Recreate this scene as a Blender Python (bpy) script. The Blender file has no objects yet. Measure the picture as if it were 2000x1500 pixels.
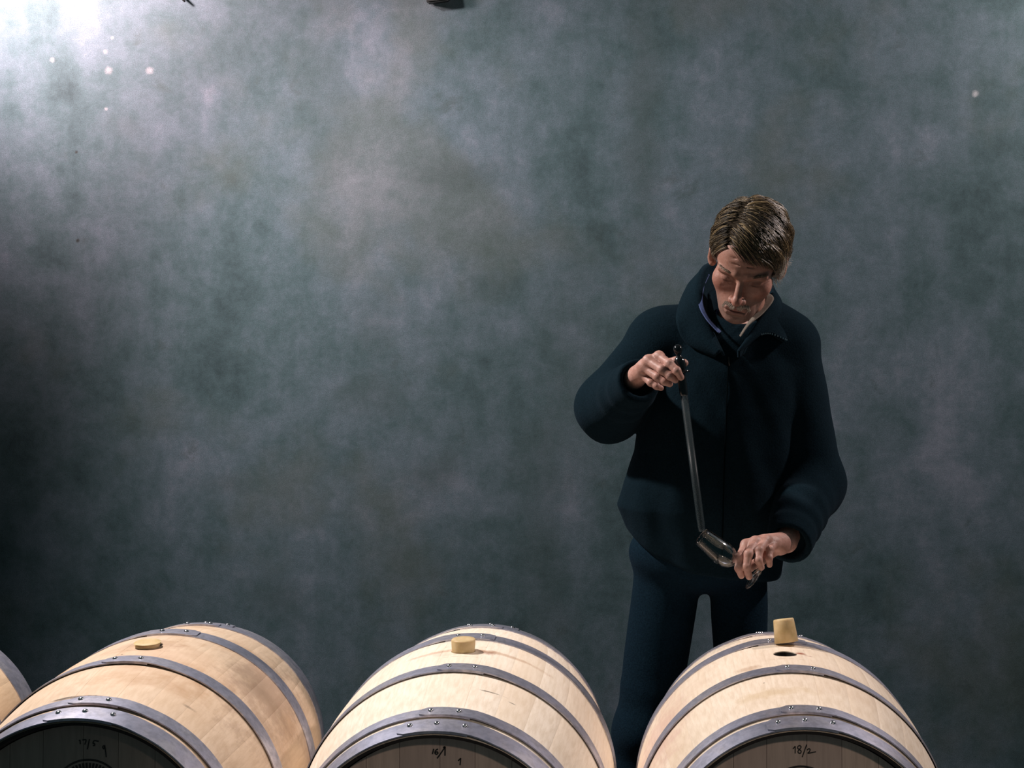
import bpy, bmesh, math, random
import numpy as np
from mathutils import Vector, Matrix

random.seed(7); rng = np.random.default_rng(7)
SC = bpy.context.scene; COL = SC.collection
PI = math.pi
def R(d): return math.radians(d)

# ------------------------------------------------------------------ camera, world, lights, exposure
FPX, CX, CY, HC = 3025.0, 1280.0, 527.0, 1.60          # focal length / principal point (2000x1500), camera height
cam = bpy.data.objects.new('camera', bpy.data.cameras.new('camera')); COL.objects.link(cam)
cam.location = (0, 0, HC); cam.rotation_euler = (R(90), 0, 0)
cam.data.sensor_width = 36; cam.data.lens = FPX/2000*36
cam.data.shift_x = (1000-CX)/2000; cam.data.shift_y = (CY-750)/2000
SC.camera = cam
def P(px, py, Y):                                       # measured point of the photograph at its depth
    return Vector(((px-CX)*Y/FPX, Y, HC-(py-CY)*Y/FPX))

w = bpy.data.worlds.new('world'); SC.world = w; w.use_nodes = True
w.node_tree.nodes['Background'].inputs[0].default_value = (.30, .62, .70, 1)
w.node_tree.nodes['Background'].inputs[1].default_value = .075
def lamp(name, loc, power, col, size=.15, target=None, spot=None, blend=.6):
    kind = 'SPOT' if spot else 'POINT'
    d = bpy.data.lights.new(name, kind); d.energy = power; d.color = col; d.shadow_soft_size = size
    if spot: d.spot_size = R(spot); d.spot_blend = blend
    o = bpy.data.objects.new(name, d); COL.objects.link(o); o.location = loc
    if target is not None: o.rotation_euler = (Vector(target)-Vector(loc)).to_track_quat('-Z', 'Y').to_euler()
    return o
lamp('lamp_by_wall_left', (-2.02, 4.12, 2.70), 335, (1, .72, .71), .10, target=(-1.72, 4.70, 2.52), spot=122, blend=.8)
lamp('lamp_by_wall_right', (1.90, 4.08, 2.68), 150, (1, .84, .80), .06)
lamp('cellar_ceiling_lamp', (-1.90, 3.72, 3.00), 385, (1, .91, .87), .08, target=(0, 3.5, .9), spot=104, blend=.55)
lamp('cellar_front_lamp', (.95, .3, 2.7), 75, (1, .80, .68), .12, target=(-.06, 2.94, .32), spot=33, blend=.5)
vs = SC.view_settings
vs.view_transform = 'Standard'; vs.look = 'None'; vs.exposure = 0.0; vs.gamma = 1.0; vs.use_curve_mapping = False

# ------------------------------------------------------------------ helpers
def tag(o, label=None, cat=None, group=None, kind=None):
    if label: o['label'] = label
    if cat: o['category'] = cat
    if group: o['group'] = group
    if kind: o['kind'] = kind
    return o
def empty(name, loc, rot=(0, 0, 0)):
    o = bpy.data.objects.new(name, None); COL.objects.link(o); o.location = loc; o.rotation_euler = rot
    o.empty_display_size = .1
    return o
def mk(name, me, mat=None, parent=None, smooth=True, base=None):
    if mat is not None and not me.materials: me.materials.append(mat)
    if smooth and len(me.polygons): me.polygons.foreach_set('use_smooth', [True]*len(me.polygons))
    o = bpy.data.objects.new(name, me); COL.objects.link(o)
    if parent: o.parent = parent
    if base is not None: o.location = -Vector(base)
    return o
def mesh(verts, faces, name='m'):
    me = bpy.data.meshes.new(name)
    me.from_pydata([tuple(v) for v in verts], [], [tuple(int(i) for i in f) for f in faces]); me.update()
    return me
def box_mesh(x0, x1, y0, y1, z0, z1, bev=.0):
    bm = bmesh.new(); bmesh.ops.create_cube(bm, size=1)
    for v in bm.verts:
        v.co = ((x0+x1)/2+v.co.x*(x1-x0), (y0+y1)/2+v.co.y*(y1-y0), (z0+z1)/2+v.co.z*(z1-z0))
    if bev: bmesh.ops.bevel(bm, geom=bm.edges[:], offset=bev, segments=2, affect='EDGES')
    me = bpy.data.meshes.new('b'); bm.to_mesh(me); bm.free(); return me
def lathe(prof, n=32, frame=None, closed=False):
    """prof: list of (s, r) along axis; frame: Matrix taking (x,y,s) to place."""
    vs_, fs = [], []
    for s, r in prof:
        for k in range(n):
            a = 2*PI*k/n; vs_.append(Vector((r*math.cos(a), r*math.sin(a), s)))
    m = len(prof)
    for i in range(m-1 if not closed else m):
        for k in range(n):
            a = i*n+k; b = i*n+(k+1) % n; j = (i+1) % m
            fs.append((a, b, j*n+(k+1) % n, j*n+k))
    if not closed:
        fs.append(tuple(range(n-1, -1, -1))); fs.append(tuple((m-1)*n+k for k in range(n)))
    if frame is not None: vs_ = [frame @ v for v in vs_]
    return mesh(vs_, fs)
def axis_frame(p0, d):
    d = Vector(d).normalized(); q = d.to_track_quat('Z', 'Y')
    return Matrix.Translation(Vector(p0)) @ q.to_matrix().to_4x4()
def tube_mesh(pts, rad, n=6):
    """tube along points with per-point radius."""
    pts = [Vector(p) for p in pts]; vs_, fs = [], []
    for i, p in enumerate(pts):
        t = (pts[min(i+1, len(pts)-1)]-pts[max(i-1, 0)]).normalized()
        u = t.cross(Vector((.123, .9, .41))).normalized(); v = t.cross(u)
        r = rad[i] if hasattr(rad, '__len__') else rad
        for k in range(n):
            a = 2*PI*k/n; vs_.append(p+(u*math.cos(a)+v*math.sin(a))*r)
    for i in range(len(pts)-1):
        for k in range(n):
            fs.append((i*n+k, i*n+(k+1) % n, (i+1)*n+(k+1) % n, (i+1)*n+k))
    fs.append(tuple(range(n-1, -1, -1))); fs.append(tuple((len(pts)-1)*n+k for k in range(n)))
    return vs_, fs
def catmull(pts, m):
    pts = [Vector(p) for p in pts]; out = []; n = len(pts)
    for i in range(m):
        t = i/(m-1)*(n-1); k = min(int(t), n-2); f = t-k
        p0, p1, p2, p3 = pts[max(k-1, 0)], pts[k], pts[k+1], pts[min(k+2, n-1)]
        out.append(.5*((2*p1)+(p2-p0)*f+(2*p0-5*p1+4*p2-p3)*f*f+(3*p1-p0-3*p2+p3)*f**3))
    return out
def sheet(rows, nu=14, nv=32, thick=.003):
    """smooth thick sheet through a grid of control points."""
    fine = [catmull(r, nv) for r in rows]
    cols = [catmull([fine[i][j] for i in range(len(rows))], nu) for j in range(nv)]
    bm = bmesh.new(); g = [[bm.verts.new(cols[j][i]) for j in range(nv)] for i in range(nu)]
    for i in range(nu-1):
        for j in range(nv-1): bm.faces.new((g[i][j], g[i][j+1], g[i+1][j+1], g[i+1][j]))
    bm.normal_update()
    bmesh.ops.solidify(bm, geom=bm.faces[:], thickness=thick)
    bmesh.ops.recalc_face_normals(bm, faces=bm.faces[:])
    me = bpy.data.meshes.new('s'); bm.to_mesh(me); bm.free(); return me
def join_parts(parts):
    V, F, o = [], [], 0
    for v, f in parts:
        V += [tuple(p) for p in v]; F += [tuple(int(i)+o for i in q) for q in f]; o += len(v)
    return V, F

# ---- signed-distance modelling (smooth blends, meshed with surface nets)
def smin(a, b, k):
    h = np.clip(.5+.5*(b-a)/k, 0, 1); return b*(1-h)+a*h-k*h*(1-h)
def smax(a, b, k): return -smin(-a, -b, k)
def cone(p, a, b, ra, rb):
    a = np.array(a, np.float32); b = np.array(b, np.float32); ab = b-a
    t = ((p[0]-a[0])*ab[0]+(p[1]-a[1])*ab[1]+(p[2]-a[2])*ab[2])/max(float(ab@ab), 1e-9)
    t = np.clip(t, 0, 1)
    return np.sqrt((p[0]-a[0]-t*ab[0])**2+(p[1]-a[1]-t*ab[1])**2+(p[2]-a[2]-t*ab[2])**2)-(ra+(rb-ra)*t)
def ell(p, c, r):
    q = [(p[i]-c[i])/r[i] for i in range(3)]
    k0 = np.sqrt(q[0]**2+q[1]**2+q[2]**2)
    k1 = np.sqrt((q[0]/r[0])**2+(q[1]/r[1])**2+(q[2]/r[2])**2)+1e-6
    return k0*(k0-1)/k1
def sph(p, c, r): return np.sqrt((p[0]-c[0])**2+(p[1]-c[1])**2+(p[2]-c[2])**2)-r
def nets(f, lo, hi, h):
    ax = [np.arange(lo[i], hi[i]+h, h, dtype=np.float32) for i in range(3)]
    G = np.meshgrid(*ax, indexing='ij'); F = f(G).astype(np.float32); s = F < 0
    n = F.shape; c = np.zeros([k-1 for k in n], np.int16)
    sl = lambda d, m: slice(d, m-1+d)
    for dx in (0, 1):
        for dy in (0, 1):
            for dz in (0, 1): c += s[sl(dx, n[0]), sl(dy, n[1]), sl(dz, n[2])]
    mixed = (c > 0) & (c < 8); I = np.argwhere(mixed)
    idx = -np.ones(mixed.shape, np.int64); idx[mixed] = np.arange(len(I))
    acc = np.zeros((len(I), 3)); cnt = np.zeros(len(I))
    for d in range(3):
        o1, o2 = [k for k in range(3) if k != d]
        for a in (0, 1):
            for b in (0, 1):
                off = [0, 0, 0]; off[o1] = a; off[o2] = b; e = list(off); e[d] = 1
                A = F[I[:, 0]+off[0], I[:, 1]+off[1], I[:, 2]+off[2]]; B = F[I[:, 0]+e[0], I[:, 1]+e[1], I[:, 2]+e[2]]
                m = (A < 0) != (B < 0); t = np.where(m, A/(A-B+1e-12), 0)
                q = np.tile(np.array(off, float), (len(I), 1)); q[:, d] = t
                acc += q*m[:, None]; cnt += m
    V = (I+acc/np.maximum(cnt, 1)[:, None])*h+np.array([a[0] for a in ax])
    Q = []
    for d in range(3):
        o1, o2 = [(1, 2), (2, 0), (0, 1)][d]
        A = [slice(None)]*3; B = [slice(None)]*3
        A[d] = slice(0, n[d]-1); B[d] = slice(1, n[d])
        sa, sb = s[tuple(A)], s[tuple(B)]; E = np.argwhere(sa != sb)
        ok = (E[:, o1] > 0) & (E[:, o2] > 0) & (E[:, o1] < n[o1]-1) & (E[:, o2] < n[o2]-1); E = E[ok]
        st = sa[tuple(E.T)]
        def cell(a, b):
            q = E.copy(); q[:, o1] -= a; q[:, o2] -= b; return idx[tuple(q.T)]
        q = np.stack([cell(1, 1), cell(0, 1), cell(0, 0), cell(1, 0)], 1)
        q[~st] = q[~st][:, ::-1]; Q.append(q)
    return V, np.concatenate(Q)
def relax(V, Q, it=1, lam=.5):
    for _ in range(it):
        acc = np.zeros_like(V); cnt = np.zeros(len(V))
        for k in range(4):
            a, b = Q[:, k], Q[:, (k+1) % 4]
            np.add.at(acc, a, V[b]); np.add.at(cnt, a, 1); np.add.at(acc, b, V[a]); np.add.at(cnt, b, 1)
        V = V+lam*(acc/np.maximum(cnt, 1)[:, None]-V)
    return V

# ------------------------------------------------------------------ materials
MATS = {}
class NT:
    def __init__(s, name, rough=.6, metal=0., base=(.5, .5, .5), spec=.5):
        s.m = bpy.data.materials.new(name); s.m.use_nodes = True; s.t = s.m.node_tree
        s.b = s.t.nodes['Principled BSDF']; s.b.inputs['Roughness'].default_value = rough
        s.b.inputs['Metallic'].default_value = metal; s.b.inputs['Base Color'].default_value = (*base, 1)
        s.b.inputs['Specular IOR Level'].default_value = spec; MATS[name] = s.m
        s.tc = s.n('ShaderNodeTexCoord')
    def n(s, typ, **kw):
        nd = s.t.nodes.new(typ)
        for k, v in kw.items(): setattr(nd, k, v)
        return nd
    def l(s, a, b): s.t.links.new(a, b)
    def val(s, node, i, v):
        if hasattr(v, 'is_output'): s.l(v, node.inputs[i])
        else: node.inputs[i].default_value = v
    def coords(s, obj=None, scale=(1, 1, 1), loc=(0, 0, 0)):
        mp = s.n('ShaderNodeMapping'); mp.inputs['Scale'].default_value = scale; mp.inputs['Location'].default_value = loc
        src = s.tc
        if obj is not None: src = s.n('ShaderNodeTexCoord'); src.object = obj
        s.l(src.outputs['Object'], mp.inputs['Vector']); return mp.outputs[0]
    def noise(s, vec, scale=5., detail=4., rough=.55, dist=0.):
        nd = s.n('ShaderNodeTexNoise'); s.l(vec, nd.inputs['Vector'])
        nd.inputs['Scale'].default_value = scale; nd.inputs['Detail'].default_value = detail
        nd.inputs['Roughness'].default_value = rough; nd.inputs['Distortion'].default_value = dist
        return nd.outputs[0]
    def ramp(s, fac, stops):
        nd = s.n('ShaderNodeValToRGB'); e = nd.color_ramp.elements
        while len(e) < len(stops): e.new(.5)
        for k, (p, c) in enumerate(stops):
            e[k].position = p; e[k].color = (*c, 1) if len(c) == 3 else c
        s.val(nd, 0, fac); return nd.outputs[0]
    def step(s, fac, a, b, lo=0., hi=1.):
        nd = s.n('ShaderNodeMapRange'); nd.interpolation_type = 'SMOOTHSTEP'
        s.val(nd, 0, fac)
        for i, v in zip((1, 2, 3, 4), (a, b, lo, hi)): nd.inputs[i].default_value = v
        return nd.outputs[0]
    def mix(s, fac, a, b, mode='MIX'):
        nd = s.n('ShaderNodeMix', data_type='RGBA', blend_type=mode)
        s.val(nd, 0, fac)
        for i, v in ((6, a), (7, b)):
            if hasattr(v, 'is_output'): s.l(v, nd.inputs[i])
            else: nd.inputs[i].default_value = (*v, 1)
        return nd.outputs[2]
    def math(s, op, a, b=0.):
        nd = s.n('ShaderNodeMath', operation=op); s.val(nd, 0, a); s.val(nd, 1, b); return nd.outputs[0]
    def vmath(s, op, a, b):
        nd = s.n('ShaderNodeVectorMath', operation=op); s.l(a, nd.inputs[0]); nd.inputs[1].default_value = b
        return nd.outputs['Value'] if op in ('DISTANCE', 'LENGTH', 'DOT_PRODUCT') else nd.outputs[0]
    def color(s, c): s.l(c, s.b.inputs['Base Color'])
    def bump(s, h, strength=.2, dist=.01):
        nd = s.n('ShaderNodeBump'); nd.inputs['Strength'].default_value = strength; nd.inputs['Distance'].default_value = dist
        s.l(h, nd.inputs['Height']); s.l(nd.outputs[0], s.b.inputs['Normal'])

WALL_Y = 4.70
def wall_material():
    t = NT('concrete_plaster', rough=.75, spec=.35)
    v = t.coords(); vs_ = t.coords(scale=(1, 1, .16))
    big = t.noise(v, 1.25, 6, .62, .25); mid = t.noise(t.coords(loc=(3, 7, 1)), 4.2, 7, .68, .15)
    strk = t.noise(vs_, 3.0, 5, .6, .1); fine = t.noise(v, 60, 3, .7); grain = t.noise(v, 420, 2, .7)
    sm = t.noise(t.coords(loc=(9, 4, 2)), 10, 9, .74, .2)
    f = t.math('ADD', t.math('MULTIPLY', big, .28), t.math('ADD', t.math('MULTIPLY', mid, .24), t.math('MULTIPLY', strk, .24)))
    f = t.math('ADD', f, t.math('MULTIPLY', sm, .24))
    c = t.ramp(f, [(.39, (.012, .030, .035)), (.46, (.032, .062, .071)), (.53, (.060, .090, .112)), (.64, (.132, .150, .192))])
    ol = t.noise(t.coords(loc=(11, 2, 5)), 1.7, 4, .6)
    c = t.mix(t.step(ol, .54, .70, 0, .35), c, (.050, .060, .044))
    # dark blotches and drip streaks of the plaster, plus the man's painted wall shadow
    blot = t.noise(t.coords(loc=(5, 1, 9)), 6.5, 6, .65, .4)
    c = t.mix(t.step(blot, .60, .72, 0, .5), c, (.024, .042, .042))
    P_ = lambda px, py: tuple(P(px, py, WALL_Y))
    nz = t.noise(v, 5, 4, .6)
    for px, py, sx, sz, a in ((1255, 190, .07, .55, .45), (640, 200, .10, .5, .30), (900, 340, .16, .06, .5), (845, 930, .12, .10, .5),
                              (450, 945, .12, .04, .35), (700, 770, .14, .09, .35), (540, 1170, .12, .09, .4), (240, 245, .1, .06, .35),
                              (1060, 1050, .10, .40, .30), (1130, 730, .12, .5, .25), (960, 560, .12, .05, .3), (720, 640, .10, .12, .3)):  # tall pair left of the man is his shadow put into the colour
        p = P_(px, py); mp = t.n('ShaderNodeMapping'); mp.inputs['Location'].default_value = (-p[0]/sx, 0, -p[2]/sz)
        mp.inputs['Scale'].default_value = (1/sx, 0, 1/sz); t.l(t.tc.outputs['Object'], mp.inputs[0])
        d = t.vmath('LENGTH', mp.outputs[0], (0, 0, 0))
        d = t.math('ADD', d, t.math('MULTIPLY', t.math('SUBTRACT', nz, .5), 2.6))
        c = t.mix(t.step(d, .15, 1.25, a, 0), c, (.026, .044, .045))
    # pale splashes near the top, tiny dark chips
    for px, py, r, col, a in ((219, 74, .006, (.24, .24, .26), .5), (206, 101, .008, (.24, .24, .26), .5), (212, 138, .013, (.24, .24, .26), .5),
                              (292, 138, .013, (.24, .24, .26), .5), (102, 117, .009, (.24, .24, .26), .5), (207, 213, .006, (.24, .24, .26), .5),
                              (149, 297, .006, (.01, .015, .015), 1), (152, 470, .007, (.01, .015, .015), 1), (1905, 183, .012, (.3, .31, .33), .7)):
        p = P_(px, py); pr = t.n('ShaderNodeVectorMath', operation='MULTIPLY'); t.l(t.tc.outputs['Object'], pr.inputs[0]); pr.inputs[1].default_value = (1, 0, 1)
        d = t.vmath('DISTANCE', pr.outputs[0], (p[0], 0, p[2]))
        d = t.math('ADD', d, t.math('MULTIPLY', t.math('SUBTRACT', fine, .5), r*1.1))
        c = t.mix(t.step(d, r*.1, r*1.25, a, 0), c, col)
    c = t.mix(t.step(fine, .3, .7, 0, .28), c, t.mix(1., c, (.62, .64, .64), 'MULTIPLY'))
    c = t.mix(.60, c, t.mix(1., c, t.ramp(grain, [(.3, (.35, .35, .35)), (.7, (1.8, 1.8, 1.8))]), 'MULTIPLY'))
    t.color(c); t.bump(fine, .10, .004)
    return t.m
def simple(name, col, rough=.6, metal=0., nscale=None, namp=.25, bump=0., spec=.5, sheen=0.):
    t = NT(name, rough, metal, col, spec)
    if nscale:
        n = t.noise(t.coords(), nscale, 4, .6)
        t.color(t.mix(t.step(n, .3, .7), tuple(c*(1-namp) for c in col), tuple(min(c*(1+namp), 1) for c in col)))
        if bump: t.bump(n, bump, .004)
    if sheen: t.b.inputs['Sheen Weight'].default_value = sheen; t.b.inputs['Sheen Roughness'].default_value = .5
    return t.m
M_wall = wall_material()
M_floor = simple('cellar_floor', (.12, .13, .13), .8, 0, 3., .35, .1)
M_timber = simple('rough_timber', (.16, .11, .07), .8, 0, 14., .3, .2)
M_dark = simple('dark_metal', (.02, .022, .022), .5, .3, 30., .2)

def oak(name, barrel, tint, dirt, marks=(), ring=None):
    """pale oak; grain along the stave, grime patches, marks and painted shade fixed to this barrel."""
    t = NT(name, rough=.55, spec=.35)
    g = t.coords(scale=(60, 5, 60)); bc = t.coords(barrel)
    grain = t.noise(g, 2.2, 5, .65); blotch = t.noise(bc, 5.5, 5, .6, .3); soft = t.noise(t.coords(barrel, loc=(4, 2, 1)), 2.4, 3, .5)
    info = t.n('ShaderNodeObjectInfo').outputs['Random']
    c = t.mix(t.step(grain, .3, .75), tuple(x*1.05 for x in tint), tuple(x*k for x, k in zip(tint, (.86, .82, .76))))
    c = t.mix(t.step(info, 0, 1, 0, .35), c, tuple(x*k for x, k in zip(tint, (.90, .80, .68))))
    c = t.mix(t.step(blotch, .48, .70, 0, dirt), c, tuple(x*k for x, k in zip(tint, (.66, .52, .40))))
    c = t.mix(t.step(soft, .5, .7, 0, dirt*.7), c, tuple(x*k for x, k in zip(tint, (.80, .72, .68))))
    nz = t.math('SUBTRACT', t.noise(t.coords(barrel), 26, 4, .7), .5)
    for (cx, cy, cz), (sx, sy, sz), col, a in marks:
        mp = t.n('ShaderNodeMapping'); mp.inputs['Location'].default_value = (-cx/sx, -cy/sy, -cz/sz)
        mp.inputs['Scale'].default_value = (1/sx, 1/sy, 1/sz)
        src = t.n('ShaderNodeTexCoord'); src.object = barrel; t.l(src.outputs['Object'], mp.inputs[0])
        d = t.math('ADD', t.vmath('LENGTH', mp.outputs[0], (0, 0, 0)), t.math('MULTIPLY', nz, 2.2))
        c = t.mix(t.step(d, .25, 1.15, a, 0), c, col)
    t.color(c); t.bump(grain, .15, .002)
    return t.m
def steel():
    t = NT('galvanised_steel', rough=.42, metal=.8, spec=.5)
    v = t.coords(); a = t.noise(v, 9, 5, .65, .5); b = t.noise(v, 70, 3, .6)
    c = t.ramp(a, [(.30, (.26, .28, .36)), (.48, (.46, .46, .56)), (.66, (.78, .75, .82))])
    c = t.mix(t.step(b, .35, .75, 0, .4), c, (.16, .17, .20)); t.color(c)
    t.l(t.step(a, .3, .7, .52, .34), t.b.inputs['Roughness']); t.bump(b, .08, .002)
    return t.m
M_steel = steel()
M_rivet = simple('rivet_steel', (.55, .55, .58), .22, .95)
M_ink = simple('black_marker_ink', (.006, .008, .007), .6)
M_stamp = simple('burnt_stamp', (.012, .013, .012), .7)
def head_wood(name, tint):
    t = NT(name, rough=.6, spec=.3)
    g = t.noise(t.coords(scale=(45, 45, 4)), 2.2, 5, .65); info = t.n('ShaderNodeObjectInfo').outputs['Random']
    c = t.mix(t.step(g, .3, .75), tint, tuple(x*.72 for x in tint))
    c = t.mix(t.step(info, 0, 1, 0, .5), c, tuple(x*k for x, k in zip(tint, (.72, .70, .74))))
    t.color(c); t.bump(g, .15, .002); return t.m

M_toast_shade = simple('toast_and_chime_shade', (.012, .009, .008), .9)  # toasted inside of the barrel; also paints shade on the chime
# ------------------------------------------------------------------ the setting
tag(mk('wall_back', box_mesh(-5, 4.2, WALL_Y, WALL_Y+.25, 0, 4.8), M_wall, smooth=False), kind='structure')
tag(mk('floor', box_mesh(-5, 4.2, .2, WALL_Y, -.15, 0), M_floor, smooth=False), kind='structure')

# ------------------------------------------------------------------ barrels
BR, BH, BL = .33, .28, .44                               # bilge radius, head radius, half length
AX = .45                                                 # axis height
YB = 3.35
def br(u): return BR-(BR-BH)*(u/BL)**2
NST = 30; W0 = R(16); W1 = (2*PI-W0)/(NST-1)
US = [-BL, -.425, -.405, -.38]+[-.34+.68*i/20 for i in range(21)]+[.38, .405, .425, .44]
def bpt(u, phi, r): return Vector((r*math.sin(phi), u, r*math.cos(phi)))
def stave_finish(me, mi):
    me.materials.append(M_toast_shade); me.materials.append(M_toast_shade)
    me.polygons.foreach_set('material_index', mi)
    bm = bmesh.new(); bm.from_mesh(me); bmesh.ops.recalc_face_normals(bm, faces=bm.faces[:])
    for e in bm.edges:
        if len(e.link_faces) == 2 and e.calc_face_angle(0) > R(18): e.smooth = False
    bm.to_mesh(me); bm.free(); return me
def stave_mesh(wd):
    fr = [-1, -.985, -.5, 0, .5, .985, 1]; V, F = [], []
    for u in US:
        e = max(0, (abs(u)-.395)/.045); th = .024-.018*min(e, 1)      # chime thins to the end
        for k, f in enumerate(fr):
            V.append(bpt(u, f*wd/2, br(u)-(.0001 if k in (0, 6) else 0)))
        for f in (1, .5, 0, -.5, -1): V.append(bpt(u, f*wd/2, br(u)-th))
    n = 12; mi = []
    for i in range(len(US)-1):
        for k in range(n):
            F.append((i*n+k, i*n+(k+1) % n, (i+1)*n+(k+1) % n, (i+1)*n+k)); mi.append(1 if 6 < k < 11 else 0)
    F.append(tuple(range(n-1, -1, -1))); F.append(tuple((len(US)-1)*n+k for k in range(n)))
    return stave_finish(mesh(V, F, 'stave'), mi+[1, 1])  # end faces painted dark for the shade at the chime
def bung_stave_mesh(wd, rh=.026):
    """bung stave with a real round hole: rings from the circle out to a square, then plain strips."""
    V, F = [], []; a = wd/2*BR; dark = set()
    def add(x, u, dr=0.): V.append(bpt(u, x/BR, br(u)+dr)); return len(V)-1
    N = 48; rings = []
    for q in range(6):
        f = q/5; ring = []
        for k in range(N):
            an = 2*PI*k/N; cx, cy = math.cos(an), math.sin(an); m = max(abs(cx), abs(cy))
            rr = rh*(1-f)+f*a/m; ring.append(add(rr*cx, rr*cy, -.0003 if (q == 5 and abs(cx) > abs(cy)-1e-6) else 0))
        rings.append(ring)
    for q in range(5):
        for k in range(N): F.append((rings[q][k], rings[q][(k+1) % N], rings[q+1][(k+1) % N], rings[q+1][k]))
    prev = rings[0]
    for dz in (-.002, -.014, -.028):
        cur = [add(rh*(1+dz*3)*math.cos(2*PI*k/N), rh*(1+dz*3)*math.sin(2*PI*k/N), dz) for k in range(N)]
        for k in range(N): F.append((cur[k], cur[(k+1) % N], prev[(k+1) % N], prev[k]))
        prev = cur
    for sgn in (-1, 1):
        us = [a]+[u for u in US if u > a+.004]; fr = [-1, -.985, -.5, 0, .5, .985, 1]; rows = []
        for u in us: rows.append([add(f*a, sgn*u, -.0003 if k in (0, 6) else 0) for k, f in enumerate(fr)])
        for i in range(len(us)-1):
            for k in range(6): F.append((rows[i][k], rows[i][k+1], rows[i+1][k+1], rows[i+1][k]))
        e = rows[-1]; inn = [len(V)+k for k in range(7)]
        for f in fr: V.append(bpt(sgn*BL, f*wd/2, BH-.006))
        for k in range(6): dark.add(len(F)); F.append((e[k], e[k+1], inn[k+1], inn[k]))
        inn2 = [len(V)+k for k in range(7)]
        for f in fr: V.append(bpt(sgn*.39, f*wd/2, br(.39)-.024))
        for k in range(6): dark.add(len(F)); F.append((inn[k], inn[k+1], inn2[k+1], inn2[k]))  # chime end and bevel painted dark as shade
    me = mesh(V, F, 'bung_stave')
    return stave_finish(me, [1 if (6*N <= i < 8*N or i in dark) else 0 for i in range(len(F))])
def hoop_mesh(u0, u1, pend, ov, flip=1):
    """band u0 (bilge side) to u1 (end side); lap end at angle pend, lap length ov."""
    V, F = [], []; N = 150; T = 2*PI+ov; n = 0
    sgn = 1 if u1 > u0 else -1
    for i in range(N+1):
        s = T*i/N if i < N-8 else T*(N-8)/N+(T*8/N)*((i-N+8)/8)
        lift = .0026*max(0, min(1, (s-(2*PI-.20))/.18))
        phi = pend+flip*(T-s); q = T-s; wq = 1.
        if q*BR < .010: wq = 1-.34*(1-math.sqrt(max(0, 1-(1-q*BR/.010)**2)))
        um = (u0+u1)/2; a0 = um+(u0-um)*wq; a1 = um+(u1-um)*wq
        r0 = br(a0)+.0010+lift; r1 = br(a1)+.0040+lift; rm = (r0+r1)/2+.0007
        for (u, r) in ((a0, r0-.0012), (a0, r0+.0010), (um, rm+.0010), (a1, r1+.0012), (a1, r1-.0012), (um, rm-.0014)):
            V.append(bpt(u, phi, r))
    for i in range(N):
        for k in range(6): F.append((i*6+k, i*6+(k+1) % 6, (i+1)*6+(k+1) % 6, (i+1)*6+k))
    F.append(tuple(range(5, -1, -1))); F.append(tuple(N*6+k for k in range(6)))
    me = mesh(V, F, 'hoop'); bm = bmesh.new(); bm.from_mesh(me); bmesh.ops.recalc_face_normals(bm, faces=bm.faces[:])
    for e in bm.edges:
        if len(e.link_faces) == 2 and e.calc_face_angle(0) > R(35): e.smooth = False
    bm.to_mesh(me); bm.free(); return me
RIV = lathe([(-.002, .0056), (0, .0058), (.0014, .0054), (.0028, .0042), (.0038, .0024), (.0042, .0004)], 14); RIV.name = 'rivet'
RIV.materials.append(M_rivet)
ST_MESH = stave_mesh(W1-.0003); ST_BUNG = bung_stave_mesh(W0-.0003); ST_WIDE = stave_mesh(W0-.0003)
HOOPS = [  # u bilge side, u end side, lap end deg, lap deg, flip, rivet angles
    (-.388, -.440, -14.5, 27, 1, (-10, 0, 10.5)), (-.340, -.377, -7.5, 19, 1, (-3.5, 6.7)), (-.110, -.160, -6.2, 17, 1, (-2.2, 7.1)),
    (.110, .160, 9.5, 19, -1, (-4.8, 4.6)), (.340, .377, 9.5, 19, -1, (-5.3, 5)), (.388, .440, 16.5, 27, -1, (-7.5, 3, 13.5))]
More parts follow.
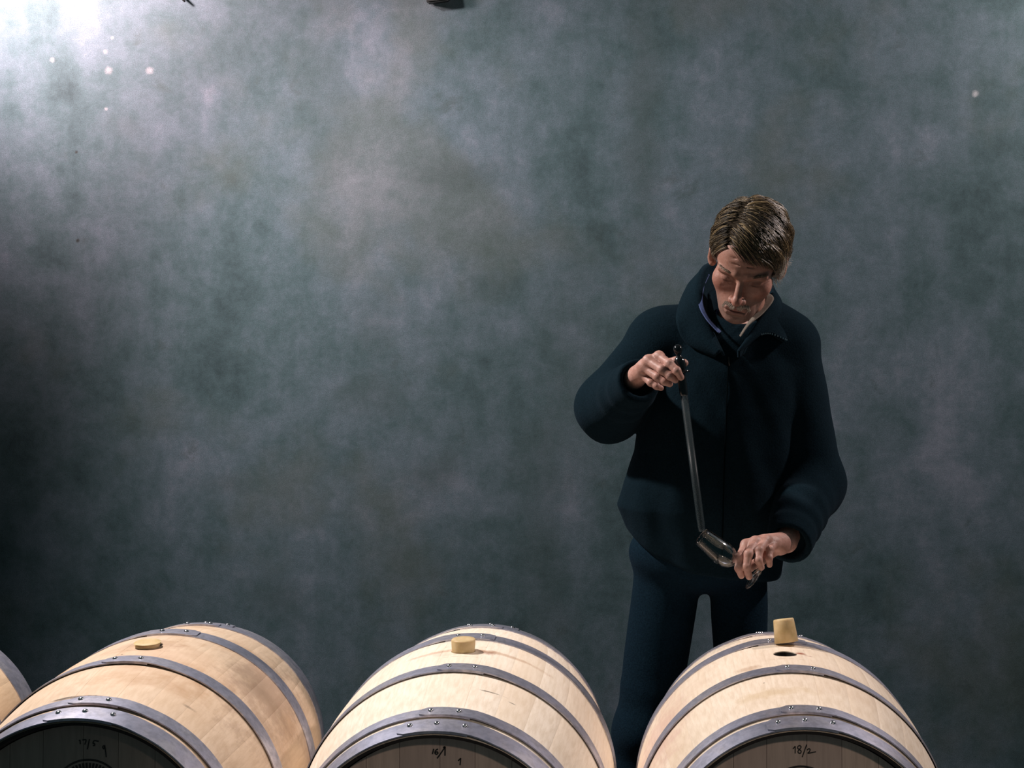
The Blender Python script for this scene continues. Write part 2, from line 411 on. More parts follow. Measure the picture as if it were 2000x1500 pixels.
def make_barrel(X, dz, pitch, wood, headmat, label, hole, jit, group, roll=0.):
    base = (X, YB, AX-BR+dz); b = empty('wine_barrel', base, (R(pitch), R(roll), 0)); tag(b, label, 'barrel', group)
    wood_m = wood(b); off = (0, 0, BR)
    def part(name, me, mat, par=b, loc=off, rot=(0, 0, 0), smooth=True):
        o = mk(name, me, None, par, smooth); o.location = loc; o.rotation_euler = rot
        if mat:
            if not me.materials: me.materials.append(mat)
            o.material_slots[0].link = 'OBJECT'; o.material_slots[0].material = mat
        return o
    o = part('stave', ST_BUNG if hole else ST_WIDE, wood_m)
    if hole == 2: tag(o, 'stave with the open round bung hole')
    for i in range(NST-1): part('stave', ST_MESH, wood_m, rot=(0, W0/2+W1*(i+.5), 0))
    for h, (u0, u1, pe, ov, fl, rv) in enumerate(HOOPS):
        j = R(jit[h % len(jit)])
        ho = part('hoop', hoop_mesh(u0, u1, R(pe)+j, R(ov), fl), M_steel)
        for ra in rv:
            phi = R(ra)+j; um = (u0+u1)/2+(.004 if h == 0 else 0); nrm = Vector((math.sin(phi), 0, math.cos(phi)))
            nrm = (nrm+Vector((0, 2*(BR-BH)*um/BL**2-(.0030 if u1 < u0 else -.0030)/abs(u1-u0)*0, 0))).normalized()
            pos = bpt(um, phi, br(um)+.0066)
            r_ = mk('rivet', RIV, None, ho); r_.location = pos; r_.rotation_euler = nrm.to_track_quat('Z', 'Y').to_euler()
    # heads: upright boards set back inside the chime
    for side in (-1, 1):
        rh = br(.41)-.020; nb = 8; wds = [.9, 1.1, .95, 1.15, 1., 1.05, .85, 1.]; sw = sum(wds); x = -rh
        for k in range(nb):
            x1 = x+2*rh*wds[k]/sw; V, F = [], []; m = 9
            for i in range(m):
                xx = x+.0004+(x1-x-.0008)*i/(m-1); zz = math.sqrt(max(rh*rh-xx*xx, 1e-6))
                for yy in (side*.412, side*.394):
                    V += [Vector((xx, yy, -zz)), Vector((xx, yy, zz))]
            for i in range(m-1):
                a = i*4; c = a+4
                F += [(a, c, c+1, a+1), (a+2, a+3, c+3, c+2), (a+1, c+1, c+3, a+3), (a, a+2, c+2, c)]
            F += [(0, 1, 3, 2), ((m-1)*4, (m-1)*4+2, (m-1)*4+3, (m-1)*4+1)]
            part('head_board', mesh(V, F, 'head_board'), headmat, smooth=False); x = x1
    return b, part
def strokes_mesh(strokes, wd, y):
    """flat marker strokes standing .4 mm proud of the head; coordinates x,z in metres from the barrel axis."""
    parts = []
    for st in strokes:
        pts = catmull([(x, 0, z) for x, z in st], 4*len(st)) if len(st) > 2 else [Vector((x, 0, z)) for x, z in st]
        V, F = [], []
        for i, p in enumerate(pts):
            t = (pts[min(i+1, len(pts)-1)]-pts[max(i-1, 0)]).normalized(); nn = Vector((-t.z, 0, t.x))*wd/2
            for yy in (y, y-.0004): V += [p+nn+Vector((0, yy, 0)), p-nn+Vector((0, yy, 0))]
        for i in range(len(pts)-1):
            a = i*4; c = a+4
            F += [(a+2, a+3, c+3, c+2), (a, a+2, c+2, c), (a+1, c+1, c+3, a+3)]
        F += [(0, 1, 3, 2), (len(pts)*4-4, len(pts)*4-2, len(pts)*4-1, len(pts)*4-3)]
        parts.append((V, F))
    return mesh(*join_parts(parts))

CR = (.80, .63, .46)
XL, XM, XR = -1.0964, -.4153, .2824
YH = YB-.412                                             # front head plane
def hp(px, py, X, dz):                                   # head-plane offset of a measured pixel
    p = P(px, py, YH); return (p.x-X, p.z-(AX+dz))
DK = (.045, .03, .022)
bar_mid, part_mid = make_barrel(XM, -.004, 0, lambda b: oak('oak_clean', b, (.93, .83, .70), .18, [
    ((.10, .012, .645), (.20, .012, .05), (.50, .30, .17), .55), ((-.07, .004, .652), (.07, .012, .03), (.55, .33, .22), .55), ((.05, .0, .66), (.03, .02, .03), (.30, .14, .08), .7),
    ((.085, -.235, .632), (.030, .003, .02), DK, .8), ((.205, -.30, .57), (.010, .010, .012), DK, .75), ((.13, -.25, .62), (.012, .003, .012), DK, .7)]),
    head_wood('head_oak', (.60, .47, .39)), 'pale wine barrel with a low bung, numbered 16/1, between two others', 1, (0, 0, 0), 'wine barrels in a row')
bar_left, part_left = make_barrel(XL, .006, -1.3, lambda b: oak('oak_grubby_shaded', b, (.72, .57, .43), .85, [
    ((-.03, -.33, .63), (.05, .006, .03), DK, .85), ((-.06, -.325, .625), (.03, .004, .03), DK, .8), ((.17, -.27, .60), (.02, .006, .02), DK, .5),
    ((-.035, -.08, .65), (.004, .004, .02), (.02, .01, .01), .9), ((0, .0, .655), (.075, .045, .05), (.42, .26, .17), .5), ((.24, .03, .54), (.11, .26, .13), (.36, .24, .17), .65), ((.12, -.02, .64), (.07, .05, .05), (.46, .31, .20), .4)]),  # wide right-flank patch is shade put into the wood colour
    head_wood('head_oak_dark', (.30, .26, .22)), 'grubby tan wine barrel with a flush bung and a round stamp, numbered 17/5', 1, (1.7, 0, -3), 'wine barrels in a row')
bar_right, part_right = make_barrel(XR, -.015, -1.7, lambda b: oak('oak_pinkish', b, (.89, .77, .63), .28, [
    ((.033, .010, .656), (.016, .016, .02), (.30, .07, .03), .9), ((.05, -.006, .654), (.016, .003, .02), (.30, .09, .05), .8), ((-.085, -.085, .64), (.035, .025, .03), (.45, .27, .16), .5),
    ((-.06, -.20, .64), (.003, .003, .01), DK, .9), ((-.05, -.26, .63), (.10, .03, .05), (.62, .45, .24), .45), ((-.27, -.10, .50), (.08, .2, .14), (.66, .42, .36), .5)]),
    MATS['head_oak'], 'wine barrel in front of the man with an open bung hole, numbered 18/2', 2, (.6, 0, 1.0), 'wine barrels in a row')
bar_far, _ = make_barrel(-1.786, .0, 0, lambda b: oak('oak_tan', b, (.72, .55, .38), .5),
    MATS['head_oak_dark'], 'wine barrel cut off by the left edge of the picture', 0, (12, 20, 16), 'wine barrels in a row')

# handwriting and stamp on the heads
def write(part, X, dz, groups, wd, label, mat=None, name='handwritten_number'):
    st = [[hp(x, y, X, dz) for x, y in g] for g in groups]
    o = part(name, strokes_mesh(st, wd, -.4122), mat or M_ink, smooth=False); tag(o, label); return o
Z6 = lambda x, y: (760+x*.12, 1360+y*.12)
write(part_mid, XM, 0, [[Z6(727, 820), Z6(705, 905)], [Z6(795, 822), Z6(755, 850), Z6(748, 890), Z6(772, 908), Z6(796, 890), Z6(780, 868), Z6(755, 880)],
      [Z6(915, 785), Z6(850, 880), Z6(782, 975)], [Z6(880, 800), Z6(912, 782)], [Z6(912, 785), Z6(910, 930)]], .0026, 'black handwritten 16/1')
write(part_mid, XM, 0, [[Z6(1125, 1015), Z6(1165, 972)], [Z6(1165, 972), Z6(1155, 1085)]], .0024, 'black handwritten 1')
Z2 = lambda x, y: (1520+x*.08, 1440+y*.08)
write(part_right, XR, -.003, [[Z2(378, 350), Z2(435, 285)], [Z2(435, 285), Z2(432, 458)],
      [Z2(540, 365), Z2(495, 335), Z2(505, 285), Z2(550, 272), Z2(580, 305), Z2(545, 362), Z2(580, 405), Z2(565, 452), Z2(520, 452), Z2(500, 410), Z2(540, 365)],
      [Z2(715, 245), Z2(605, 550)], [Z2(728, 380), Z2(765, 345), Z2(800, 365), Z2(785, 410), Z2(745, 452), Z2(790, 450), Z2(945, 418)]], .0020, 'black handwritten 18/2')
Z1 = lambda x, y: (100+x*.08, 1430+y*.08)
write(part_left, XL, .015, [[Z1(615, 262), Z1(645, 245)], [Z1(645, 245), Z1(650, 345)], [Z1(700, 245), Z1(790, 245), Z1(760, 355)], [Z1(875, 225), Z1(825, 470)],
      [Z1(1100, 275), Z1(990, 258)], [Z1(985, 262), Z1(960, 320), Z1(1000, 335), Z1(1000, 375), Z1(960, 380)], [Z1(1225, 375), Z1(1200, 420), Z1(1235, 460), Z1(1250, 380), Z1(1290, 660)]], .0022, 'black handwritten 17/5 and a stroke')
def stamp(part, X, dz, px, py, rpx, name='round_stamp'):
    cx, cz = hp(px, py, X, dz); r = rpx*YH/FPX; st = []
    for rr in (r, r*.97, r*.66): st.append([(cx+rr*math.sin(2*PI*k/64), cz+rr*math.cos(2*PI*k/64)) for k in range(65)])
    me = strokes_mesh(st, .0016, -.4121)
    o = part(name, me, M_stamp, smooth=False); tag(o, 'dark round branded stamp'); return (cx, cz, r)
sc_ = stamp(part_left, XL, .015, 168, 1557, 70)
band = [[(sc_[0]+r*math.sin(a), sc_[1]+r*math.cos(a)) for r in (sc_[2]*.74, sc_[2]*.90)] for a in [R(-48+6.4*k) for k in range(16)]]
part_left('stamp_band', strokes_mesh(band, .0042, -.4121), M_stamp, smooth=False)
stamp(part_right, XR, .000, 1566, 1568, 70)

# bungs
def silicone():
    t = NT('amber_silicone', rough=.5, spec=.4); n = t.noise(t.coords(), 40, 3, .6)
    t.color(t.mix(t.step(n, .3, .7), (.56, .41, .20), (.68, .52, .29)))
    t.b.inputs['Subsurface Weight'].default_value = .35; t.b.inputs['Subsurface Radius'].default_value = (.02, .012, .005); t.b.inputs['Subsurface Scale'].default_value = .6
    return t.m
M_bung = silicone()
def bung(loc, d, r0, r1, h, label, below=.02):
    prof = [(-below, r0*.93), (-below*.5, r0*.97), (0, r0), (h*.9, r1), (h-.0015, r1-.0006), (h, r1-.002), (h, r1*.5), (h-.0004, .001)]
    o = mk('barrel_bung', lathe(prof, 40, axis_frame((0, 0, 0), d)), M_bung); o.location = loc
    for e in o.data.edges: pass
    tag(o, label, 'bung', 'barrel bungs'); return o
bung((XM, YB, AX+BR-.005), (0, 0, 1), .0245, .0262, .027, 'amber bung standing proud in the pale barrel numbered 16/1')
bung((XL, YB-.006, AX+BR+.005), (0, -.02, 1), .0245, .0285, .0125, 'amber bung pushed nearly flush into the grubby barrel')
pb = P(1536, 1249, 3.475)
bung((pb.x, 3.475, AX-.015+br(.125)-.0035+.0075), (-.12, .19, 1), .0270, .0235, .051, 'loose amber bung standing beside the open bung hole', below=.0005)

# timber rails that carry the row (below the frame)
for yy, lab in ((YB-.27, 'front timber rail under the row of barrels'), (YB+.27, 'rear timber rail under the row of barrels')):
    tag(mk('barrel_rail', box_mesh(-2.35, .85, yy-.05, yy+.05, 0, AX-br(.27)-(.020 if yy < YB else .030), .004), M_timber, smooth=False), lab, 'rail', 'timber rails')

# small dark fittings peeping in at the top edge of the wall
fx = P(853, 5, WALL_Y-.03)+Vector((0, 0, .034))
f = empty('wall_fitting', (fx.x, WALL_Y, fx.z)); tag(f, 'dark wall fitting cut off by the top edge of the picture', 'fitting')
fb = box_mesh(-.034, .034, -.035, -.002, -.032, .12, .004); o = mk('housing', fb, M_dark, f, False); o.rotation_euler = (0, R(-7), 0)
mk('mounting_plate', box_mesh(-.05, .05, -.006, 0, .0, .16, .002), M_dark, f, False)
c0 = P(361, 3, WALL_Y-.02); V, F = tube_mesh([c0, c0+Vector((-.02, .004, .02)), c0+Vector((-.035, .018, .06)), c0+Vector((-.04, .018, .2))], [.003, .0045, .0045, .0045], 8)
tag(mk('cable_end', mesh(V, F), M_dark), 'thin dark cable end hanging at the top edge, upper left', 'cable')


# ------------------------------------------------------------------ the man
PB = Vector((P(1370, 1160, 3.98).x, 4.0, 0))            # base of the figure on the floor
person = empty('person', PB); tag(person, 'grey-brown haired man in a dark fleece drawing wine behind the barrels', 'person')
def mesh_np(V, Q): return mesh(V, Q)

# ---- head pose
HS = 1.10
RH = (Matrix.Rotation(R(12), 3, 'Y') @ Matrix.Rotation(R(-6), 3, 'Z') @ Matrix.Rotation(R(37), 3, 'X'))
EYE = P(1448, 546, 3.72)
HO = EYE-RH @ (Vector((0, -.080, 0))*HS)
def h2w(v): return HO+RH @ (Vector(v)*HS)
RHn = np.array(RH); HOn = np.array(HO)
def w2h(v): return (RH.transposed() @ (Vector(v)-HO))/HS
NECK0 = P(1443, 655, 3.945)                              # root of the neck
def head_sdf(p):
    d = ell(p, (0, .014, .036), (.0755, .098, .083))
    d = smin(d, ell(p, (0, -.040, .034), (.060, .050, .055)), .02)
    d = smin(d, ell(p, (0, -.036, -.040), (.0530, .050, .074)), .025)
    for s in (-1, 1):
        d = smin(d, cone(p, (s*.048, .005, -.056), (s*.014, -.068, -.104), .018, .016), .020)        # jaw
        d = smin(d, sph(p, (s*.043, -.058, -.028), .018), .026)
        d = smin(d, cone(p, (s*.043, -.044, -.030), (s*.022, -.066, -.090), .018, .016), .02)                                        # cheekbone
        d = smin(d, cone(p, (s*.013, -.088, .017), (s*.048, -.071, .013), .0095, .0085), .010)         # brow
        d = smax(d, -sph(p, (s*.031, -.101, -.004), .0165), .012)                                      # socket
        d = smin(d, ell(p, (s*.0315, -.0700, -.005), (.0150, .0145, .0125)), .003)                      # closed lid
        d = smax(d, -cone(p, (s*.018, -.0895, -.0095), (s*.045, -.0800, -.0095), .0012, .0012), .002)   # lash line
        d = smax(d, -cone(p, (s*.019, -.090, .0065), (s*.045, -.078, .0065), .0010, .0010), .0030)
        d = smax(d, -sph(p, (s*.070, -.096, -.068), .024), .030)                                       # hollow cheek
        d = smax(d, -cone(p, (s*.020, -.1015, -.040), (s*.034, -.086, -.078), .0016, .0030), .006)     # nasolabial fold
        d = smax(d, -cone(p, (s*.022, -.090, -.020), (s*.040, -.083, -.026), .0012, .0012), .006)      # bag under eye
        d = smax(d, -cone(p, (s*.042, -.085, -.040), (s*.046, -.070, -.085), .0016, .0020), .008)      # cheek crease
    d = smin(d, ell(p, (0, -.072, -.070), (.034, .028, .030)), .016)                                   # muzzle
    d = smin(d, ell(p, (0, -.081, -.103), (.021, .016, .016)), .014)                                   # chin
    d = smax(d, -cone(p, (-.014, -.100, -.0905), (.014, -.100, -.0905), .003, .003), .008)
    d = smin(d, cone(p, (0, -.083, .012), (0, -.113, -.030), .0075, .0090), .009)                      # nose
    d = smin(d, ell(p, (0, -.1165, -.036), (.0105, .0105, .0105)), .007)
    for s in (-1, 1):
        d = smin(d, ell(p, (s*.0125, -.1035, -.0405), (.0080, .0105, .0080)), .005)
        d = smax(d, -sph(p, (s*.0065, -.1085, -.0475), .0033), .003)
    d = smin(d, cone(p, (-.021, -.0945, -.0690), (.021, -.0945, -.0690), .0048, .0048), .006)          # lips
    d = smin(d, cone(p, (-.018, -.0955, -.0805), (.018, -.0955, -.0805), .0058, .0058), .006)
    d = smax(d, -cone(p, (-.025, -.0985, -.0748), (.025, -.0985, -.0748), .0014, .0014), .0025)
    for z in (.042, .055):                                                                        # forehead lines
        d = smax(d, -cone(p, (-.034, -.0885+(z-.04)*.35, z), (.034, -.0885+(z-.04)*.35, z+.002), .0006, .0006), .006)
    for s in (-1, 1):                                                                                   # ears
        e = ell(p, (s*.0825, .022, -.010), (.0095, .0195, .034))
        e = smax(e, -ell(p, (s*.0925, .020, -.006), (.007, .0115, .021)), .004)
        e = smin(e, sph(p, (s*.0765, .010, -.036), .0085), .006)
        d = smin(d, e, .006)
    nb = np.array(w2h(NECK0))
    d = smin(d, cone(p, (0, .036, -.045), nb, .046, .054), .012)
    d = smax(d, -ell(p, (0, -.030, -.150), (.040, .045, .028)), .02)
    return d
nb = w2h(NECK0)
Vh, Qh = nets(head_sdf, (-.105, -.140, min(-.23, nb.z-.03)), (.105, max(.145, nb.y+.075), .135), .0019)
Vh = relax(Vh, Qh, 1, .35)
skin_parts = []
HEADN = len(Vh); Vh_local = Vh.copy()
skin_parts.append(((Vh*HS) @ RHn.T+HOn, Qh))

# ---- hands: chains of measured joints
def hand_sdf(wrist, fore, fingers, thumb, extra=()):
    def f(p):
        palm = cone(p, fore, wrist, .030, .026)
        for (mc, r) in [(fg[0][0], .0125) for fg in fingers]:
            palm = smin(palm, cone(p, wrist, mc, .0165, r), .014)
        for i in range(len(fingers)-1):
            a, b = Vector(fingers[i][0][0]), Vector(fingers[i+1][0][0]); m = (a+b)/2
            palm = smin(palm, cone(p, wrist, m+(Vector(wrist)-m)*.18, .014, .011), .012)
        for c, r in extra: palm = smin(palm, sph(p, c, r), .012)
        d = palm
        for joints, rad in fingers+[thumb]:
            g = None
            for i in range(len(joints)-1):
                q = cone(p, joints[i], joints[i+1], rad[i], rad[i+1]); g = q if g is None else smin(g, q, .0035)
            for i in range(1, len(joints)-1):                                  # knuckles
                g = smin(g, sph(p, joints[i], rad[i]*1.07), .003)
            base = np.sqrt((p[0]-joints[0][0])**2+(p[1]-joints[0][1])**2+(p[2]-joints[0][2])**2)
            k = np.clip(.010-.009*(base-.012)/.03, .0012, .010)
            d = smin(d, g, k)
        return d
    return f
def fing(pts, r=1.): return ([tuple(P(*q)) for q in pts], [.0108*r, .0100*r, .0090*r, .0078*r])
WR = P(1240, 738, 3.705); ER = P(1190, 795, 3.90)
fr_ = [fing([(1287, 696, 3.628), (1307, 710, 3.592), (1322, 724, 3.580), (1330, 737, 3.588)]),
       fing([(1266, 704, 3.632), (1293, 722, 3.594), (1308, 734, 3.588), (1319, 742, 3.598)], 1.03),
       fing([(1257, 717, 3.645), (1284, 736, 3.612), (1298, 745, 3.606), (1308, 750, 3.616)], .98),
       fing([(1252, 731, 3.662), (1271, 747, 3.636), (1282, 754, 3.630), (1291, 758, 3.638)], .86)]
th_ = ([tuple(P(*q)) for q in ((1258, 722, 3.672), (1288, 712, 3.656), (1320, 706, 3.640), (1337, 709, 3.628))], [.015, .0125, .0105, .0090])
fore = tuple(WR+(ER-WR)*.45)
Vr, Qr = nets(hand_sdf(tuple(WR), fore, fr_, th_), (P(1205, 690, 3.7).x, 3.555, P(1200, 800, 3.75).z), (P(1352, 700, 3.6).x, 3.80, P(1280, 668, 3.6).z), .0015)
Vr = relax(Vr, Qr, 1, .4); skin_parts.append((Vr, Qr))
WL = P(1536, 1058, 3.69); EL = P(1583, 945, 3.93)
fl_ = [fing([(1457, 1064, 3.608), (1444, 1090, 3.572), (1443, 1110, 3.560), (1448, 1124, 3.563)]),
       fing([(1476, 1058, 3.606), (1462, 1082, 3.562), (1458, 1107, 3.553), (1463, 1126, 3.556)], 1.03),
       fing([(1496, 1056, 3.616), (1483, 1074, 3.570), (1481, 1094, 3.556), (1487, 1108, 3.562)], .98),
       fing([(1514, 1060, 3.634), (1504, 1073, 3.594), (1502, 1090, 3.580), (1503, 1103, 3.584)], .88)]
tl_ = ([tuple(P(*q)) for q in ((1505, 1078, 3.668), (1484, 1096, 3.636), (1464, 1108, 3.608), (1451, 1116, 3.596))], [.0155, .0125, .0105, .0090])
fore = tuple(WL+(EL-WL)*.4)
Vl, Ql = nets(hand_sdf(tuple(WL), fore, fl_, tl_, [(tuple(P(1524, 1068, 3.665)), .020)]), (P(1424, 1100, 3.6).x, 3.535, P(1480, 1142, 3.56).z), (P(1580, 1060, 3.75).x, 3.80, P(1500, 1000, 3.7).z), .0015)
Vl = relax(Vl, Ql, 1, .4); skin_parts.append((Vl, Ql))

# ---- body under the clothes
SR, SL = P(1285, 650, 3.95), P(1545, 668, 3.95); PELV = P(1370, 1090, 3.99); CHEST = P(1425, 730, 3.95)
HIPR, HIPL = P(1306, 1145, 4.0), P(1437, 1145, 4.0)
FR, FL = Vector((P(1245, 1700, 4.0).x, 4.02, 0)), Vector((P(1462, 1700, 4.0).x, 4.03, 0))
KR, KL = P(1262, 1425, 3.99), P(1452, 1425, 3.99)
AR, AL = FR+Vector((0, .02, .09)), FL+Vector((0, .02, .09))
def body_sdf(p):
    d = cone(p, NECK0, CHEST, .055, .10); d = smin(d, cone(p, CHEST, PELV, .105, .085), .05)
    d = smin(d, cone(p, SR, SL, .05, .05), .04)
    for a, b, c in ((SR, ER, WR), (SL, EL, WL)):
        d = smin(d, cone(p, a, b, .048, .040), .02); d = smin(d, cone(p, b, b+(c-b)*.85, .038, .029), .01)
    for a, b, c in ((HIPR, KR, AR), (HIPL, KL, AL)):
        d = smin(d, cone(p, a, b, .052, .044), .03); d = smin(d, cone(p, b, c, .042, .034), .01)
    return d
Vb, Qb = nets(body_sdf, (-.36, 3.62, .05), (.56, 4.16, 1.62), .012)
skin_parts.append((Vb, Qb))

def skin_material():
    t = NT('weathered_skin', rough=.5, spec=.4)
    v = t.coords(); n = t.noise(v, 45, 4, .6); n2 = t.noise(v, 240, 3, .6)
    at = t.n('ShaderNodeAttribute'); at.attribute_name = 'tint'
    c = t.mix(t.step(n, .3, .7), (.36, .190, .145), (.48, .275, .220))
    c = t.mix(t.step(n2, .45, .7, 0, .35), c, (.31, .13, .09))
    c = t.mix(1., c, at.outputs['Color'], 'MULTIPLY')
    t.color(c); t.b.inputs['Subsurface Weight'].default_value = .12; t.b.inputs['Subsurface Radius'].default_value = (.01, .004, .002)
    t.b.inputs['Subsurface Scale'].default_value = .4
    t.bump(t.math('ADD', n2, t.math('MULTIPLY', n, .6)), .25, .0025); return t.m
M_skin = skin_material()
V, F = join_parts([(v, q) for v, q in skin_parts])
me = mesh(V, F)
tint = np.ones((len(V), 4), np.float32)
L = Vh_local; g = lambda c, s: np.exp(-(((L-np.array(c))/np.array(s))**2).sum(1))
stub = np.clip(g((0, -.075, -.095), (.05, .05, .024))+g((.045, -.04, -.08), (.03, .05, .03))+g((-.045, -.04, -.08), (.03, .05, .03)), 0, 1)
lips = g((0, -.098, -.0745), (.020, .02, .0075)); nose = g((0, -.115, -.035), (.016, .016, .014))
cheek = g((.045, -.07, -.03), (.02, .03, .02))+g((-.045, -.07, -.03), (.02, .03, .02))
tint[HEADN:, :3] = (1.12, 1.12, 1.16); T = np.ones((HEADN, 3)); T *= 1-stub[:, None]*np.array([.30, .18, .12]); T *= 1-lips[:, None]*np.array([.12, .35, .32])
lash = g((.0315, -.086, -.0095), (.013, .012, .0026))+g((-.0315, -.086, -.0095), (.013, .012, .0026)); T *= 1-np.clip(lash, 0, 1)[:, None]*np.array([.75, .72, .70])
sock = g((.030, -.088, -.004), (.016, .02, .011))+g((-.030, -.088, -.004), (.016, .02, .011)); T *= 1-np.clip(sock, 0, 1)[:, None]*np.array([.28, .30, .28])
T *= 1-nose[:, None]*np.array([-.05, .14, .12]); T *= 1-np.clip(cheek, 0, 1)[:, None]*np.array([-.03, .10, .10])
tint[:HEADN, :3] = T*np.array([.80, .74, .70])
ca = me.color_attributes.new('tint', 'FLOAT_COLOR', 'POINT'); ca.data.foreach_set('color', tint.ravel())
mk('body', me, M_skin, person, base=PB)

# ---- jacket
def lerp_rows(rows, z):
    zs = np.array([r[0] for r in rows]); o = np.argsort(zs)
    return [np.interp(z, zs[o], np.array([r[k] for r in rows])[o]).astype(np.float32) for k in range(1, 5)]
def body_rows(tab):
    out = []
    for py, x0, x1, Y, ry in tab:
        a, b = P(x0, py, Y), P(x1, py, Y); out.append((a.z, (a.x+b.x)/2, Y, (b.x-a.x)/2, ry))
    return out
TORSO = body_rows([(590, 1375, 1510, 3.97, .075), (620, 1325, 1555, 3.96, .10), (660, 1285, 1580, 3.95, .118), (720, 1264, 1588, 3.945, .132), (800, 1252, 1578, 3.945, .145),
                   (880, 1238, 1565, 3.95, .155), (940, 1214, 1556, 3.955, .160), (985, 1204, 1548, 3.96, .160), (1030, 1222, 1540, 3.965, .152),
                   (1080, 1238, 1532, 3.97, .142), (1150, 1246, 1528, 3.975, .138)])
def ripple(p, seed, amp, sc):
    r = np.random.default_rng(seed); d = 0
    for _ in range(7):
        k = r.normal(size=3)*sc; d = d+np.sin(p[0]*k[0]+p[1]*k[1]+p[2]*k[2]+r.uniform(0, 6.28))
    return amp*d/7
def sleeve(p, a, b, c, ra, rb, rc):
    """upper arm a-b, forearm b-c, cut off square at the cuff c, with bunched folds on the forearm."""
    up = cone(p, a, b, ra, rb)
    dv = np.array((Vector(c)-Vector(b)).normalized(), np.float32); ln = (Vector(c)-Vector(b)).length
    t = (p[0]-b[0])*dv[0]+(p[1]-b[1])*dv[1]+(p[2]-b[2])*dv[2]
    end = Vector(c)+Vector(dv.tolist())*.06
    fo = cone(p, b, end, rb, rc*.97)
    fo = fo-.0035*np.sin(t*105+ripple(p, 5, 2.2, 14))*np.clip(t/ln, 0, 1)*np.clip((ln-.03-t)*30, 0, 1)
    fo = smax(fo, t-ln, .004)
    d = smin(up, fo, .030)
    d = smax(d, -smax(cone(p, Vector(c)-Vector(dv.tolist())*.03, end+Vector(dv.tolist())*.05, rc-.009, rc-.006), -(t-ln+.03), .003), .004)
    return d
CUFR, CUFL = P(1248, 743, 3.685), P(1540, 1062, 3.690)
JSR, JSL = P(1296, 672, 3.955), P(1530, 684, 3.955)
JER, JEL = P(1192, 797, 3.915), P(1583, 945, 3.945)
hemx = [P(q, 1100, 3.9).x for q in (1180, 1225, 1280, 1350, 1524, 1600)]; hemz = [P(1300, q, 3.9).z for q in (1020, 1046, 1086, 1112, 1140, 1142)]
def jacket_sdf(p):
    cx, cy, rx, ry = lerp_rows(TORSO, p[2])
    q = np.sqrt(((p[0]-cx)/rx)**2+((p[1]-cy)/ry)**2)+1e-6
    rr = np.sqrt((p[0]-cx)**2+(p[1]-cy)**2); d = rr*(1-1/q)*.9
    d = np.maximum(d, p[2]-P(1440, 575, 3.95).z)
    for a, b in ((P(1400, 618, 3.97), JSR), (P(1490, 630, 3.97), JSL)): d = smin(d, cone(p, a, b, .055, .070), .05)
    d = d+ripple(p, 11, .0050, 22)+ripple(p, 12, .0022, 60)
    # pull folds hanging from the chest
    d = d-.0030*np.sin(p[0]*70+p[2]*16+ripple(p, 3, 2.5, 7))*np.clip((1.35-p[2])*3, 0, 1)
    hz = np.interp(p[0], hemx, hemz).astype(np.float32)
    d = smax(d, (hz-p[2])*.85, .012)
    d = smax(d, -(np.abs(p[2]-hz-.022)*1. -.0016), .010) if False else d
    armR = sleeve(p, JSR, JER, CUFR, .090, .083, .047)+ripple(p, 21, .0045, 26)
    armL = sleeve(p, JSL, JEL, CUFL, .092, .085, .050)+ripple(p, 22, .0045, 26)
    up = np.clip((p[2]-1.36)/.10, 0, 1); k = .008+.05*up
    d = smin(d, armR, k); d = smin(d, armL, k)
    # neck opening and zip-down V
    d = smax(d, -cone(p, P(1446, 540, 3.90), P(1446, 660, 3.94), .078, .066), .008)
    d = smax(d, -cone(p, P(1440, 640, 3.80), P(1423, 700, 3.79), .040, .006), .006)
    return d
Vj, Qj = nets(jacket_sdf, (-.33, 3.62, .74), (.55, 4.16, 1.60), .0048)
Vj = relax(Vj, Qj, 1, .4)
def fleece(name, col, hi):
    t = NT(name, rough=1., spec=.04); v = t.coords(); n = t.noise(v, 260, 3, .7); m = t.noise(v, 26, 4, .6)
    t.color(t.mix(t.step(n, .3, .75), col, hi)); t.b.inputs['Sheen Weight'].default_value = .02; t.b.inputs['Sheen Roughness'].default_value = .6
    t.b.inputs['Sheen Tint'].default_value = (.35, .5, .75, 1)
    t.bump(t.math('ADD', n, m), .35, .004); return t.m
M_fleece = fleece('navy_fleece', (.0030, .0088, .0130), (.0056, .0150, .0220))
jacket = mk('jacket', mesh_np(Vj, Qj), M_fleece, person, base=PB); tag(jacket, 'dark navy fleece jacket')
def hit(px, py, off=.0):
    """where the sight line through a measured pixel meets the jacket."""
    ys = np.linspace(3.6, 4.1, 501, dtype=np.float32); X = (px-CX)*ys/FPX; Z = HC-(py-CY)*ys/FPX
    d = jacket_sdf([X, ys, Z]); k = np.argmax(d < 0)
    return P(px, py, float(ys[k]) if d[k] < 0 else 3.9)-Vector((0, off, 0))
